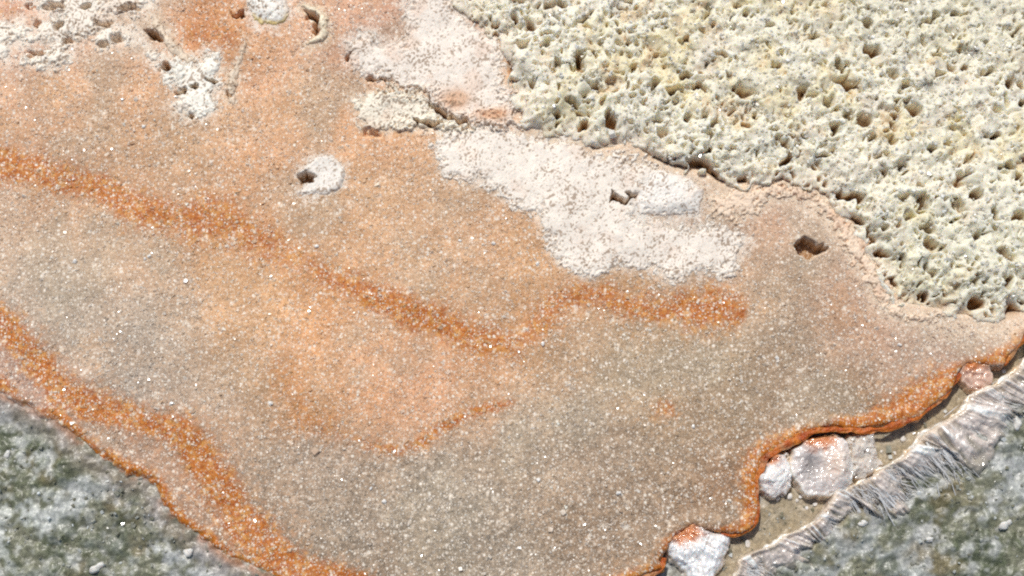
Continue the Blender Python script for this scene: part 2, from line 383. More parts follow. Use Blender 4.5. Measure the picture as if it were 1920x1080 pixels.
def material(name, rough=.5, spec=.5, bump=(), var=(), sss=0.0, sss_rad=(.02, .012, .008), rough_var=0.0, coat=0.0, specks=None):
    m = bpy.data.materials.new(name)
    m.use_nodes = True
    nt = m.node_tree
    N, L = nt.nodes, nt.links
    b = N['Principled BSDF']
    at = N.new('ShaderNodeAttribute')
    at.attribute_name = 'pigment'
    tc = N.new('ShaderNodeTexCoord')
    c = at.outputs['Color']
    for kind, scale, lo, hi, a, z in var:          # value variation: the pigment times a..z
        t = N.new('ShaderNodeTexNoise' if kind == 'noise' else 'ShaderNodeTexVoronoi')
        t.inputs['Scale'].default_value = scale
        if kind == 'noise':
            t.inputs['Detail'].default_value = 3
            out = t.outputs['Fac']
        elif kind == 'cell':
            sp = N.new('ShaderNodeSeparateColor')
            L.new(t.outputs['Color'], sp.inputs[0])
            out = sp.outputs[0]
        else:
            out = t.outputs['Distance']
        L.new(tc.outputs['Object'], t.inputs['Vector'])
        mr = N.new('ShaderNodeMapRange')
        for k, v in zip(('From Min', 'From Max', 'To Min', 'To Max'), (lo, hi, a, z)):
            mr.inputs[k].default_value = v
        L.new(out, mr.inputs['Value'])
        vm = N.new('ShaderNodeVectorMath')
        vm.operation = 'SCALE'
        L.new(c, vm.inputs[0])
        L.new(mr.outputs[0], vm.inputs['Scale'])
        c = vm.outputs[0]
    if specks:                                     # pale crystals, their sparkle painted in as bright specks
        scale, lo, hi, tint = specks
        for sc_, thr in ((scale * .8, .62), (scale * 1.25, .5), (scale * 2, .5)):
            t = N.new('ShaderNodeTexVoronoi')
            t.inputs['Scale'].default_value = sc_
            L.new(tc.outputs['Object'], t.inputs['Vector'])
            sp = N.new('ShaderNodeSeparateColor')
            L.new(t.outputs['Color'], sp.inputs[0])
            pick = N.new('ShaderNodeMapRange')      # only some cells carry a crystal, each of its own brightness
            for k, v in zip(('From Min', 'From Max', 'To Min', 'To Max'), (thr, 1, 0, 1)):
                pick.inputs[k].default_value = v
            L.new(sp.outputs[0], pick.inputs['Value'])
            near_ = N.new('ShaderNodeMapRange')
            for k, v in zip(('From Min', 'From Max', 'To Min', 'To Max'), (.46, .2, 0, 1)):
                near_.inputs[k].default_value = v
            L.new(t.outputs['Distance'], near_.inputs['Value'])
            mu = N.new('ShaderNodeMath')
            mu.operation = 'MULTIPLY'
            L.new(pick.outputs[0], mu.inputs[0])
            L.new(near_.outputs[0], mu.inputs[1])
            mx = N.new('ShaderNodeMix')
            mx.data_type = 'RGBA'
            L.new(mu.outputs[0], mx.inputs[0])
            L.new(c, mx.inputs[6])
            mx.inputs[7].default_value = (.88 * tint[0], .88 * tint[1], .88 * tint[2], 1)
            c = mx.outputs[2]
    L.new(c, b.inputs['Base Color'])
    nrm = None
    for kind, scale, strength, dist in bump:
        t = N.new('ShaderNodeTexNoise' if kind == 'noise' else 'ShaderNodeTexVoronoi')
        t.inputs['Scale'].default_value = scale
        if kind == 'noise':
            t.inputs['Detail'].default_value = 4
        L.new(tc.outputs['Object'], t.inputs['Vector'])
        bp = N.new('ShaderNodeBump')
        bp.inputs['Strength'].default_value = strength
        bp.inputs['Distance'].default_value = dist
        if kind == 'cell':                           # tilted facets
            L.new(t.outputs['Color'], bp.inputs['Height'])
        else:
            L.new(t.outputs[0], bp.inputs['Height'])
        if nrm is not None:
            L.new(nrm, bp.inputs['Normal'])
        nrm = bp.outputs[0]
    if nrm is not None:
        L.new(nrm, b.inputs['Normal'])
    b.inputs['Roughness'].default_value = rough
    if rough_var:
        t = N.new('ShaderNodeTexNoise')
        t.inputs['Scale'].default_value = 180
        L.new(tc.outputs['Object'], t.inputs['Vector'])
        mr = N.new('ShaderNodeMapRange')
        mr.inputs['From Min'].default_value, mr.inputs['From Max'].default_value = .35, .65
        mr.inputs['To Min'].default_value, mr.inputs['To Max'].default_value = rough - rough_var, rough + rough_var
        L.new(t.outputs['Fac'], mr.inputs['Value'])
        L.new(mr.outputs[0], b.inputs['Roughness'])
    b.inputs['Specular IOR Level'].default_value = spec
    if sss:
        b.inputs['Subsurface Weight'].default_value = sss
        b.inputs['Subsurface Radius'].default_value = sss_rad
        b.inputs['Subsurface Scale'].default_value = 1.0
    b.inputs['Coat Weight'].default_value = coat
    b.inputs['Coat Roughness'].default_value = .16
    return m


RAD = (.0105, .009, .0078)
M_SHEET = material('granular_crystal', .55, .3, bump=[('noise', 320, .13, .003)], var=[('noise', 240, .3, .7, .88, 1.1), ('cell', 330, 0, 1, .88, 1.1)], sss=.75, sss_rad=RAD, specks=(150, .30, .62, (1.0, .90, .76)))
M_GRAIN = material('crystal_grain', .2, .9, sss=.3, sss_rad=RAD)
M_POROUS = material('porous_sinter', .5, .35, bump=[('noise', 150, .3, .003), ('noise', 330, .25, .003)], var=[('noise', 90, .3, .7, .94, 1.05), ('noise', 290, .3, .7, .88, 1.08)], sss=.75, sss_rad=(.019, .016, .011))
M_SALT = material('salt_bloom', .55, .35, bump=[('noise', 280, .14, .003)], var=[('noise', 60, .3, .7, .95, 1.04), ('noise', 320, .30, .40, .72, 1.02)], sss=.3, sss_rad=RAD)
M_RUST = material('rusty_edge', .36, .5, bump=[('noise', 150, .6, .004), ('noise', 300, .5, .003)], var=[('noise', 110, .3, .7, .72, 1.18)], sss=.4, sss_rad=RAD)
M_NODULE = material('glassy_crystal', .13, .8, coat=.6, bump=[('noise', 260, .15, .002)], var=[('noise', 120, .3, .7, .9, 1.08)], sss=.7, sss_rad=(.017, .014, .0125))
M_FIBRE = material('fibrous_crystal', .2, .7, coat=.4, bump=[('noise', 220, .4, .003)], var=[('noise', 150, .3, .7, .84, 1.12)], sss=.45, sss_rad=(.011, .009, .008))
M_GROUND = material('wet_ground', .42, .4, coat=.06, bump=[('noise', 60, .32, .012), ('noise', 150, .2, .005)], var=[('noise', 120, .3, .7, .8, 1.16), ('cell', 200, 0, 1, .8, 1.18)], rough_var=.1, sss=.6, sss_rad=(.016, .017, .014))
M_HIGHLIGHT = material('white_highlight', .35, .5, bump=[('noise', 160, .4, .003)], var=[('noise', 130, .3, .7, .85, 1.08)], sss=.6, sss_rad=(.012, .01, .009))

# ------------------------------------------------------------------ fields shared by the layers
RUST_DEEP, RUST, RUST_LIGHT = lin((174, 92, 8)), lin((197, 117, 22)), lin((211, 150, 76))


def band_value(px, py):
    """how much rust pigment, 0..1, over the sheet"""
    out = np.zeros(px.shape)
    wob = fbm(px, py, 46, 71, 3) * 10
    wob2 = fbm(px, py, 46, 72, 3) * 10
    for pts in BANDS + [EDGE_LEFT_RUST, EDGE_RIGHT_RUST]:
        k_ = .45 if pts is BANDS[2] else 1
        qx, qy = px + wob * k_, py + wob2 * k_
        P = np.array(pts, float)
        mg = 110
        m = (px > P[:, 0].min() - mg) & (px < P[:, 0].max() + mg) & (py > P[:, 1].min() - mg) & (py < P[:, 1].max() + mg)
        if not m.any():
            continue
        d, t = seg_dist(qx[m], qy[m], pts)
        i = np.clip(t.astype(int), 0, len(pts) - 2)
        f = t - i
        w = (P[i, 2] * (1 - f) + P[i + 1, 2] * f) * (1.3 if pts is BANDS[0] else 1)
        s = P[i, 3] * (1 - f) + P[i + 1, 3] * f
        v = s * (0.68 * np.exp(-(d / w) ** 2 * 1.0) + 0.32 * np.exp(-(d / (w * 2.3)) ** 2))
        out[m] = np.maximum(out[m], v)
    return out


def sheet_base(px, py):
    acc = np.zeros(px.shape + (3,))
    wsum = np.zeros(px.shape)
    qx, qy = px + fbm(px, py, 120, 61, 3) * 45, py + fbm(px, py, 120, 62, 3) * 45
    for x, y, r, g, b in SHEET_COL:
        w = 1.0 / (1 + (((qx - x) ** 2 + (qy - y) ** 2) / 70.0 ** 2)) ** 2.2
        lo = min(max((y - 500) / 300.0, 0), 1)
        acc += w[..., None] * lin((r + 1, g - .5, b - 1 + 5 * lo)) * (.99 - .04 * lo)
        wsum += w
    return acc / wsum[..., None]


def holes(px, py):
    """depth of the holes, 0..1"""
    out = np.zeros(px.shape)
    qx, qy = px + vn(px, py, 12, 31) * 5.0 + vn(px, py, 5, 33) * 1.8, py + vn(px, py, 12, 32) * 3.5 + vn(px, py, 5, 34) * 1.8
    for p in HOLE_POLYS:
        out = np.maximum(out, ss(-2.0, 4.0, local_sdf(qx, qy, p, 8)))
    for x, y, a, b, r in HOLE_ELL:
        m = (abs(px - x) < 40) & (abs(py - y) < 40)
        if m.any():
            c, s = math.cos(math.radians(r)), math.sin(math.radians(r))
            dx, dy = qx[m] - x, qy[m] - y
            e = np.hypot((dx * c + dy * s) / a, (-dx * s + dy * c) / b)
            out[m] = np.maximum(out[m], .5 * ss(1.2, .4, e + .25 * vn(px[m], py[m], 7, 36)))
    return out


def sheet_relief(px, py):
    """level of the sheet before the holes are cut"""
    z = fbm(px, py, 260, 1, 3) * .010 + fbm(px, py, 60, 2, 3) * .0028
    f, rid = worley(px + 3 * vn(px, py, 14, 8), py + 3 * vn(px, py, 14, 9), 7.5, 3)
    z += (0.62 - f) * .0008 * (.4 + rid) + vn(px, py, 4.2, 4) * .0004
    return z


def sheet_z(px, py, with_holes=True, fine=True):
    e = sdf(px, py, SHEET) + fbm(px, py, 34, 5, 3) * 7 + np.where(px < 900, 1, 0) * fbm(px, py, 12, 6, 2) * 6
    z = sheet_relief(px, py) if fine else fbm(px, py, 260, 1, 3) * .010 + fbm(px, py, 60, 2, 3) * .0028
    z = z + np.where(px > 900, .006, .002) * np.exp(-((e - 14) / 16) ** 2) - np.where(px < 900, .024 * ss(10, -24, e), .085 * ss(6, -12, e))
    if with_holes:
        pe = sdf(px, py, POROUS)
        z = z - .034 * ss(4, 30, pe) - .036 * holes(px, py)
    return z, e


def cut(a, v):
    return (a < v).astype(float)


# ------------------------------------------------------------------ ground
gx = axis(-1.3, 1.3, .0030, 60, 1.12)
gy = axis(-1.05, .66, .0030, 60, 1.12)
GX, GY = np.meshgrid(gx, gy)
PX, PY = to_px(GX, np.clip(GY, -1.6, 6))
near = np.exp(-(np.hypot(GX / 2.2, GY / 1.6)) ** 4)
f, rid = worley(PX, PY, 13, 44)
f2, rid2 = worley(PX + 8 * vn(PX, PY, 30, 3), PY, 34, 46)
PE = sdf(PX, PY, [(2100, 560), (1960, 655), (1892, 712), (1800, 768), (1730, 822), (1650, 884), (1560, 935), (1520, 985), (1440, 1030), (1385, 1070), (1330, 1180), (1330, 1500), (2500, 1500), (2500, 500)])
SDG = sdf(PX, PY, SHEET)
GZ = -.046 + .041 * ss(700, 500, PX) * ss(14, 4, SDG) + .032 * ss(0, 40, PE) + .014 * ss(900, 1100, PX) * ss(14, 0, SDG) * ss(20, -10, PE) - .012 * ss(10, 30, SDG) + (fbm(PX, PY, 130, 41, 4) * .014 + (.6 - f2) * .012 + (.6 - f) * .0045 * (rid + .3) + vn(PX, PY, 5, 43) * .0010) * near * (1 - .6 * np.exp(-((SDG + 4) / 18) ** 2))
# pigment: olive and slate, with pale salt bloom
n1, n2, n3 = fbm(PX, PY, 120, 51, 4), fbm(PX, PY, 52, 52, 4), fbm(PX, PY, 16, 53, 3)
right = ss(900, 1100, PX)
C = mixc(np.broadcast_to(lin((134, 134, 112)), PX.shape + (3,)), lin((102, 108, 84)), ss(-.05, .4, n1 + .5 * n2))
C = mixc(C, lin((172, 176, 172)), ss(0.0, .55, -n1 + .8 * n2 + .3 * n3) * .8)
C = mixc(C, lin((140, 118, 78)), ss(.1, .5, fbm(PX, PY, 80, 57, 3)) * .45)
C = mixc(C, lin((205, 206, 202)), ss(.02, .45, n2 * .7 + n3 * .6 + .2 * fbm(PX, PY, 200, 58, 2)) * .62)
C = mixc(C, lin((214, 214, 206)), ss(.25, .6, fbm(PX, PY, 15, 60, 2)) * .45)
C = mixc(C, lin((92, 98, 72)), ss(.1, .45, fbm(PX, PY, 44, 59, 3)) * .7)
leftpale = np.exp(-((PX - 20) / 110) ** 2 - ((PY - 960) / 130) ** 2)
C = mixc(C, lin((205, 208, 200)), leftpale * .75 * ss(-.3, .3, n3 + n2))
C = mixc(C, lin((196, 196, 190)), .5 * ss(-.1, .5, n2 + n3) * ss(1450, 1560, PX) * np.exp(-((seg_dist(PX, PY, FRINGE_A)[0] - 90) / 60) ** 2))
# sandy bed of the little channel between the sheet and the fringe
dch = np.minimum(seg_dist(PX, PY, [(1880, 690), (1780, 760), (1690, 835), (1600, 905)])[0], seg_dist(PX, PY, [(1600, 905), (1480, 960), (1420, 1015), (1330, 1100)])[0])
ch = ss(70, 35, dch + 10 * n3)
C = mixc(C, lin((178, 162, 134)), ch * .9)
GZ = GZ * (1 - .75 * ch) + (-.017) * .75 * ch
bleed = np.exp(-((SDG + 2) / 12) ** 2) * ss(700, 500, PX) * ss(-.3, .4, n3 + n2)
C = mixc(C, lin((196, 128, 74)), bleed * .7)
C = mixc(C, lin((158, 140, 128)), np.exp(-((SDG + 22) / 22) ** 2) * ss(700, 500, PX) * .45)
ground = props(grid_obj('ground', GX, GY, GZ, C * .93, M_GROUND, smooth=True), 'grey green wet crystalline ground showing in both lower corners', kind='structure')
G_AXES, G_Z = (gx, gy), GZ


def look(axes, Z, x, y):
    ix = np.clip(np.searchsorted(axes[0], x), 0, len(axes[0]) - 1)
    iy = np.clip(np.searchsorted(axes[1], y), 0, len(axes[1]) - 1)
    return Z[iy, ix]


# ------------------------------------------------------------------ the sheet
sx = axis(-1.02, 1.02, .0021, .42, 1.2, .006)
sy = axis(-.62, .60, .0021, .42, 1.2, .006)
SX, SY = np.meshgrid(sx, sy)
PX, PY = to_px(SX, SY)
SZ, SE = sheet_z(PX, PY)
POR = sdf(PX, PY, POROUS)
BV = band_value(PX, PY)
gran = fbm(PX, PY, 9, 81, 2)
gran2 = vn(PX, PY, 5, 82)
SC = sheet_base(PX, PY)
cl = fbm(PX, PY, 150, 88, 4)
SC = mixc(SC, lin((222, 172, 120)), ss(.05, .5, cl) * .35 * ss(900, 500, PY))
SC = mixc(SC, lin((172, 160, 138)), ss(.08, .5, -cl) * .4)
haze_ = fbm(PX, PY, 70, 87, 4)
SC = mixc(SC, np.clip(SC * 1.22 + .02, 0, .85), ss(-.1, .5, haze_) * .5)
SC = SC * (1 + .14 * fbm(PX, PY, 40, 83, 3) + (.08 + .14 * ss(600, 1000, PY)) * gran + (.08 + .16 * ss(600, 1000, PY)) * gran2)[..., None]
tint = ss(.06, .95, BV * (1.15 + .3 * fbm(PX, PY, 24, 84, 2)) + .24 * gran * (BV > .05) + .16 * gran2 * (BV > .05))
rc = mixc(np.broadcast_to(RUST, PX.shape + (3,)), RUST_DEEP, ss(-.2, .5, gran2))
rc = mixc(rc, RUST_LIGHT, ss(.0, .6, gran))
SC = mixc(SC, rc, np.clip(tint * 1.05, 0, .94)[..., None][..., 0])
# the layer under the porous crust and under the holes is ochre stained
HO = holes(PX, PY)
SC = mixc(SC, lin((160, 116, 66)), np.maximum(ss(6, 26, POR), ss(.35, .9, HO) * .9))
# white dusting near the salt crusts
for nm, lb, ct, poly, th, c, en in CRUSTS:
    d = local_sdf(PX, PY, poly, 30) + fbm(PX, PY, 22, 85, 3) * 12
    SC = mixc(SC, lin(c), ss(-22, 8, d + 9 * gran + 7 * gran2) * .62 * (1 - ss(.3, .8, HO)))
lip = ss(60, 2, np.abs(POR + 8) + 12 * gran + 8 * gran2 + 14 * haze_) * ss(960, 1010, PX)
SC = mixc(SC, lin((228, 205, 178)), lip * .8)
sheet = bpy.data.objects.new('crystal_sheet', None)
sheet.location = (0, 0, -.04)
COL.objects.link(sheet)
props(sheet, 'large peach and grey granular crystal sheet crossed by rusty orange bands', 'crystal sheet')


def under(o):                                        # keep the world place when parented to an Empty above the origin
    p = o.parent.location
    o.location = (-p[0], -p[1], -p[2])
    return o


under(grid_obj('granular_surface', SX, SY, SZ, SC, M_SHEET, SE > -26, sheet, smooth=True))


# raised rusty lips along the broken edges
def lip_mesh(path, half, rise, seed, cols, step=3.0):
    P = np.array(path, float)
    seg = np.hypot(*(P[1:, :2] - P[:-1, :2]).T)
    s = np.concatenate([[0], np.cumsum(seg)])
    n = int(s[-1] / step)
    u = np.linspace(0, s[-1], n)
    cx, cy = np.interp(u, s, P[:, 0]), np.interp(u, s, P[:, 1])
    for _ in range(6):                               # round the corners
        cx[1:-1] = (cx[:-2] + cx[1:-1] * 2 + cx[2:]) / 4
        cy[1:-1] = (cy[:-2] + cy[1:-1] * 2 + cy[2:]) / 4
    wdt = np.interp(u, s, P[:, 2]) * half * .68
    tx, ty = np.gradient(cx), np.gradient(cy)
    L = np.hypot(tx, ty)
    nx, ny = -ty / L, tx / L
    k = 20
    ang = np.linspace(0, 2 * np.pi, k, endpoint=False)
    A, U = np.meshgrid(ang, u)
    w = wdt[:, None] * np.clip(.82 + .9 * fbm(U, A * 12, 34, seed, 3), .25, 1.6)
    off = np.cos(A) * w * (1.15 + .2 * vn(U, A * 9, 14, seed + 3)) + 3 * vn(U, U * 0, 26, seed + 8)
    px = cx[:, None] + nx[:, None] * off
    py = cy[:, None] + ny[:, None] * off
    wx, wy = to_w(px, py)
    base, _ = sheet_z(cx, cy, False, False)
    z = np.interp(u, s, P[:, 3])[:, None] * rise + np.sin(A) * w / 1000 * .34 * (1 + .2 * vn(U, A * 9, 14, seed + 6)) + vn(U, A * 8, 9, seed + 5) * .0009 + vn(px, py, 4, seed + 9) * .0011
    z = z - .004
    V = np.stack([wx, wy, z], -1).reshape(-1, 3)
    idx = np.arange(n * k).reshape(n, k)
    j = np.roll(idx, -1, 1)
    F = np.stack([idx[:-1], j[:-1], j[1:], idx[1:]], -1).reshape(-1, 4)
    g = np.clip(.45 + 1.0 * fbm(px, py, 16, seed + 2, 4), 0, 1)
    Cc = mixc(np.broadcast_to(lin(cols[0]), px.shape + (3,)), lin(cols[1]), g)
    bare = ss(.12, .5, fbm(px, py, 26, seed + 21, 3))
    Cc = mixc(Cc, lin((196, 156, 116)), bare * .6)
    return raw_mesh('rusty_lip', V, F, Cc.reshape(-1, 3), smooth=False)


R1 = [(1160, 1098, 8, .3), (1215, 1080, 8, .5), (1244, 1064, 7, .3), (1247, 1046, 6, .2)]
R2 = [(1352, 1000, 4, .3), (1368, 1002, 5, .4), (1390, 1000, 7, .5), (1413, 986, 8, .6), (1421, 960, 7, .6), (1420, 925, 7, .6), (1418, 890, 8, .5), (1432, 862, 9, .5), (1466, 838, 9, .8), (1486, 826, 9, 1), (1513, 814, 8, 1),
      (1560, 804, 8, 1), (1613, 810, 9, 1), (1648, 804, 9, .9), (1690, 792, 11, .8), (1725, 776, 12, .7), (1750, 750, 12, .7), (1786, 722, 9, .6), (1800, 700, 7, .4)]
R3 = [(1800, 690, 5, .5), (1826, 680, 7, .6), (1856, 684, 8, .7), (1882, 680, 10, .7), (1900, 656, 11, .8), (1922, 626, 11, .8), (1965, 592, 12, .8), (2040, 565, 12, .8)]
under(add('rusty_lip', lip_mesh(R1, 1, .010, 301, ((170, 72, 6), (212, 122, 38))), M_RUST, sheet))
under(add('rusty_lip', lip_mesh(R2, 1, .012, 311, ((170, 72, 6), (212, 122, 38))), M_RUST, sheet))
under(add('rusty_lip', lip_mesh(R3, 1, .012, 321, ((176, 80, 10), (220, 136, 54))), M_RUST, sheet))


# ------------------------------------------------------------------ loose grains as faceted blocks
CUBE = np.array([(-1, -1, -1), (1, -1, -1), (1, 1, -1), (-1, 1, -1), (-1, -1, 1), (1, -1, 1), (1, 1, 1), (-1, 1, 1)], float)
CUBE_F = np.array([(0, 3, 2, 1), (4, 5, 6, 7), (0, 1, 5, 4), (1, 2, 6, 5), (2, 3, 7, 6), (3, 0, 4, 7)])


def blocks(name, x, y, z, size, col, mat, parent, stretch=1.0):
    n = len(x)
    q = RNG.normal(size=(n, 4))
    q /= np.linalg.norm(q, axis=1)[:, None]
    w, a, b, c = q.T
    R = np.stack([1 - 2 * (b * b + c * c), 2 * (a * b - c * w), 2 * (a * c + b * w), 2 * (a * b + c * w), 1 - 2 * (a * a + c * c), 2 * (b * c - a * w),
                  2 * (a * c - b * w), 2 * (b * c + a * w), 1 - 2 * (a * a + b * b)], -1).reshape(n, 3, 3)
    sc = size[:, None] * RNG.uniform(.55, 1.15, (n, 3))
    sc[:, 0] *= RNG.uniform(1, stretch, n)
    jit = 1 + RNG.uniform(-.28, .28, (n, 8, 3))
    V = np.einsum('nij,nkj->nki', R, CUBE[None] * jit * sc[:, None, :]) + np.stack([x, y, z], -1)[:, None, :]
    F = (CUBE_F[None] + (np.arange(n) * 8)[:, None, None]).reshape(-1, 4)
    return add(name, raw_mesh(name, V.reshape(-1, 3), F, np.repeat(col, 8, 0), smooth=False), mat, parent)


n = 90000
x, y = RNG.uniform(-1.12, 1.12, n), RNG.uniform(-.74, .72, n)
px, py = to_px(x, y)
e = sdf(px, py, SHEET)
por = sdf(px, py, POROUS)
salt = np.full(n, -30.0)
for cr in CRUSTS:
    salt = np.maximum(salt, local_sdf(px, py, cr[3], 30))
keep = (e > 10) & (por < -6) & (RNG.uniform(0, 1, n) < np.where(salt > 0, .12, 1) * (.5 + .5 * ss(-.35, .35, fbm(px, py, 60, 91, 4)))) & (holes(px, py) < .2)
x, y, px, py = x[keep], y[keep], px[keep], py[keep]
n = len(x)
z = look((sx, sy), SZ, x, y)
size = .00105 * np.exp(RNG.normal(0, .34, n)) * np.where(RNG.uniform(0, 1, n) < .03, 1.7, 1)
base = sheet_base(px, py)
bv = np.clip(band_value(px, py) * RNG.uniform(.3, 1.5, n), 0, .92)
cg = mixc(base, RUST_LIGHT, bv)
t = RNG.uniform(0, 1, n) ** 2.2
cg = mixc(cg, lin((250, 236, 218)), t * .9) * RNG.uniform(.92, 1.15, n)[:, None]
props(under(blocks('crystal_grains', x, y, z - size * .42, size, np.clip(cg, 0, .92), M_GRAIN, sheet, 1.7)), kind='stuff')

# ------------------------------------------------------------------ porous crust
qx = axis(-.18, 1.0, .0021, .40, 1.2, .012)
qy = axis(-.10, .60, .0021, .40, 1.2, .012)
QX, QY = np.meshgrid(qx, qy)
PX, PY = to_px(QX, QY)
WX, WY = PX + fbm(PX, PY, 26, 111, 3) * 11, PY + fbm(PX, PY, 26, 112, 3) * 11
E = sdf(PX, PY, POROUS) + fbm(PX, PY, 30, 113, 4) * 15 + vn(PX, PY, 7, 181) * 4
rdg = .5 - np.abs(fbm(PX * .8 + PY * .25, PY * 1.15 - PX * .2, 34, 161, 3))
b1, r1 = worley(WX, WY, 34, 114)
b2, r2 = worley(WX, WY, 15, 115)
b3, r3 = worley(PX + 2 * vn(PX, PY, 8, 1), PY, 7, 116)
den0 = ss(-.25, .35, fbm(PX, PY, 95, 134, 3))
lump = rdg * .012 + (.62 - b1) * .010 * (.4 + r1) + (.6 - b2) * .0060 * (.2 + r2) * (.5 + .5 * den0) + fbm(PX, PY, 90, 117, 3) * .009 + fbm(PX, PY, 14, 119, 2) * .0016 + vn(PX, PY, 5, 118) * .0005
step_ = ss(.0, .35, fbm(PX, PY, 90, 163, 2) + .9 * np.exp(-((PX - 1290) / 90) ** 2 - ((PY - 320) / 40) ** 2))
Z = .003 + .019 * (step_ * ss(-2, 40, E) + (1 - step_) * ss(-2, 95, E)) + .003 * step_ * ss(-2, 4, E) + lump * .86 * ss(-8, 30, E)
pit = np.zeros(PX.shape)
for x, y, a, b, r in PITS:
    m = (np.abs(PX - x) < 52) & (np.abs(PY - y) < 52)
    c, s = math.cos(math.radians(r)), math.sin(math.radians(r))
    dx, dy = PX[m] + vn(PX[m], PY[m], 15, 120) * 7 + vn(PX[m], PY[m], 6, 122) * 2.5 - x, PY[m] + vn(PX[m], PY[m], 15, 121) * 5 + vn(PX[m], PY[m], 6, 123) * 2 - y
    d = np.hypot((dx * c + dy * s) / (a * 1.05), (-dx * s + dy * c) / (b * 1.0))
    pit[m] = np.maximum(pit[m], ss(1.2, .5, d) * (.55 + .45 * _hash(np.array([x]), np.array([y]), 3)[0]))
Z -= .050 * pit
# small pores of every size
s1, t1 = worley(WX, WY, 30, 131)
s2, t2 = worley(WX, WY, 17, 132)
s3, t3 = worley(WX, WY, 10, 133)
den = ss(-.25, .35, fbm(PX, PY, 95, 134, 3))
Z -= .030 * ss(.34, .08, s1) * cut(t1, .18 * den) + .018 * ss(.34, .10, s2) * cut(t2, .14 + .2 * den) + .008 * ss(.36, .10, s3) * cut(t3, .22 + .25 * den)
Z -= .010 * ss(.1, .5, fbm(PX, PY, 48, 135, 3))
Z -= .05 * ss(2, -14, E)
k1, k2, k3 = fbm(PX, PY, 75, 141, 4), fbm(PX, PY, 30, 142, 3), vn(PX, PY, 7, 143)
C = np.broadcast_to(lin((243, 236, 214)), PX.shape + (3,))
C = mixc(C, lin((234, 219, 172)), ss(-.0, .6, k1 + .6 * k2) * .6)
C = mixc(C, lin((222, 192, 156)), ss(.1, .55, k2 - .3 * k1) * .6)
C = mixc(C, lin((244, 238, 220)), ss(.05, .5, -k1 + .5 * k2 + .2 * k3) * .7)
C = mixc(C, lin((226, 220, 194)), ss(1250, 1700, PX) * ss(200, 0, PY) * .5)
C = mixc(C, lin((234, 231, 208)), ss(1500, 1750, PX) * ss(300, 480, PY) * .5)
C = mixc(C, lin((246, 230, 208)), ss(46, 0, E) * .6)
C = mixc(C, lin((172, 160, 134)), ss(.55, .95, k3 + .3 * k2) * .4)
gs, gr = worley(PX + 3 * vn(PX, PY, 7, 171), PY + 3 * vn(PX, PY, 7, 172), 9, 173)
C = mixc(C, lin((128, 116, 92)), ss(.27, .12, gs) * cut(gr, .34) * .7)
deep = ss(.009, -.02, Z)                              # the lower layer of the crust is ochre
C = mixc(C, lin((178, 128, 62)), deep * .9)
DX, DY = vn(PX, PY, 13, 151) * .0042, vn(PX, PY, 13, 152) * .0042
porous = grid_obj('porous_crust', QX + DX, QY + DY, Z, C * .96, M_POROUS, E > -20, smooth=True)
props(porous, 'thick pale yellow porous mineral crust riddled with brown pits', 'porous crust')

n = 9000
x, y = RNG.uniform(-.15, 1.06, n), RNG.uniform(-.12, .68, n)
px, py = to_px(x, y)
z = look((qx, qy), Z, x, y)
keep = (sdf(px, py, POROUS) > 12) & (z > .008)
x, y, z = x[keep], y[keep], z[keep]
n = len(x)
size = .0015 * np.exp(RNG.normal(0, .35, n))
cg = mixc(np.broadcast_to(lin((226, 214, 184)), (n, 3)), lin((248, 246, 238)), RNG.uniform(0, 1, n)) * RNG.uniform(.6, 1.03, n)[:, None]
props(blocks('crystal_grains', x, y, z + size * .2, size, np.clip(cg, 0, .93), M_GRAIN, porous, 1.4), kind='stuff')

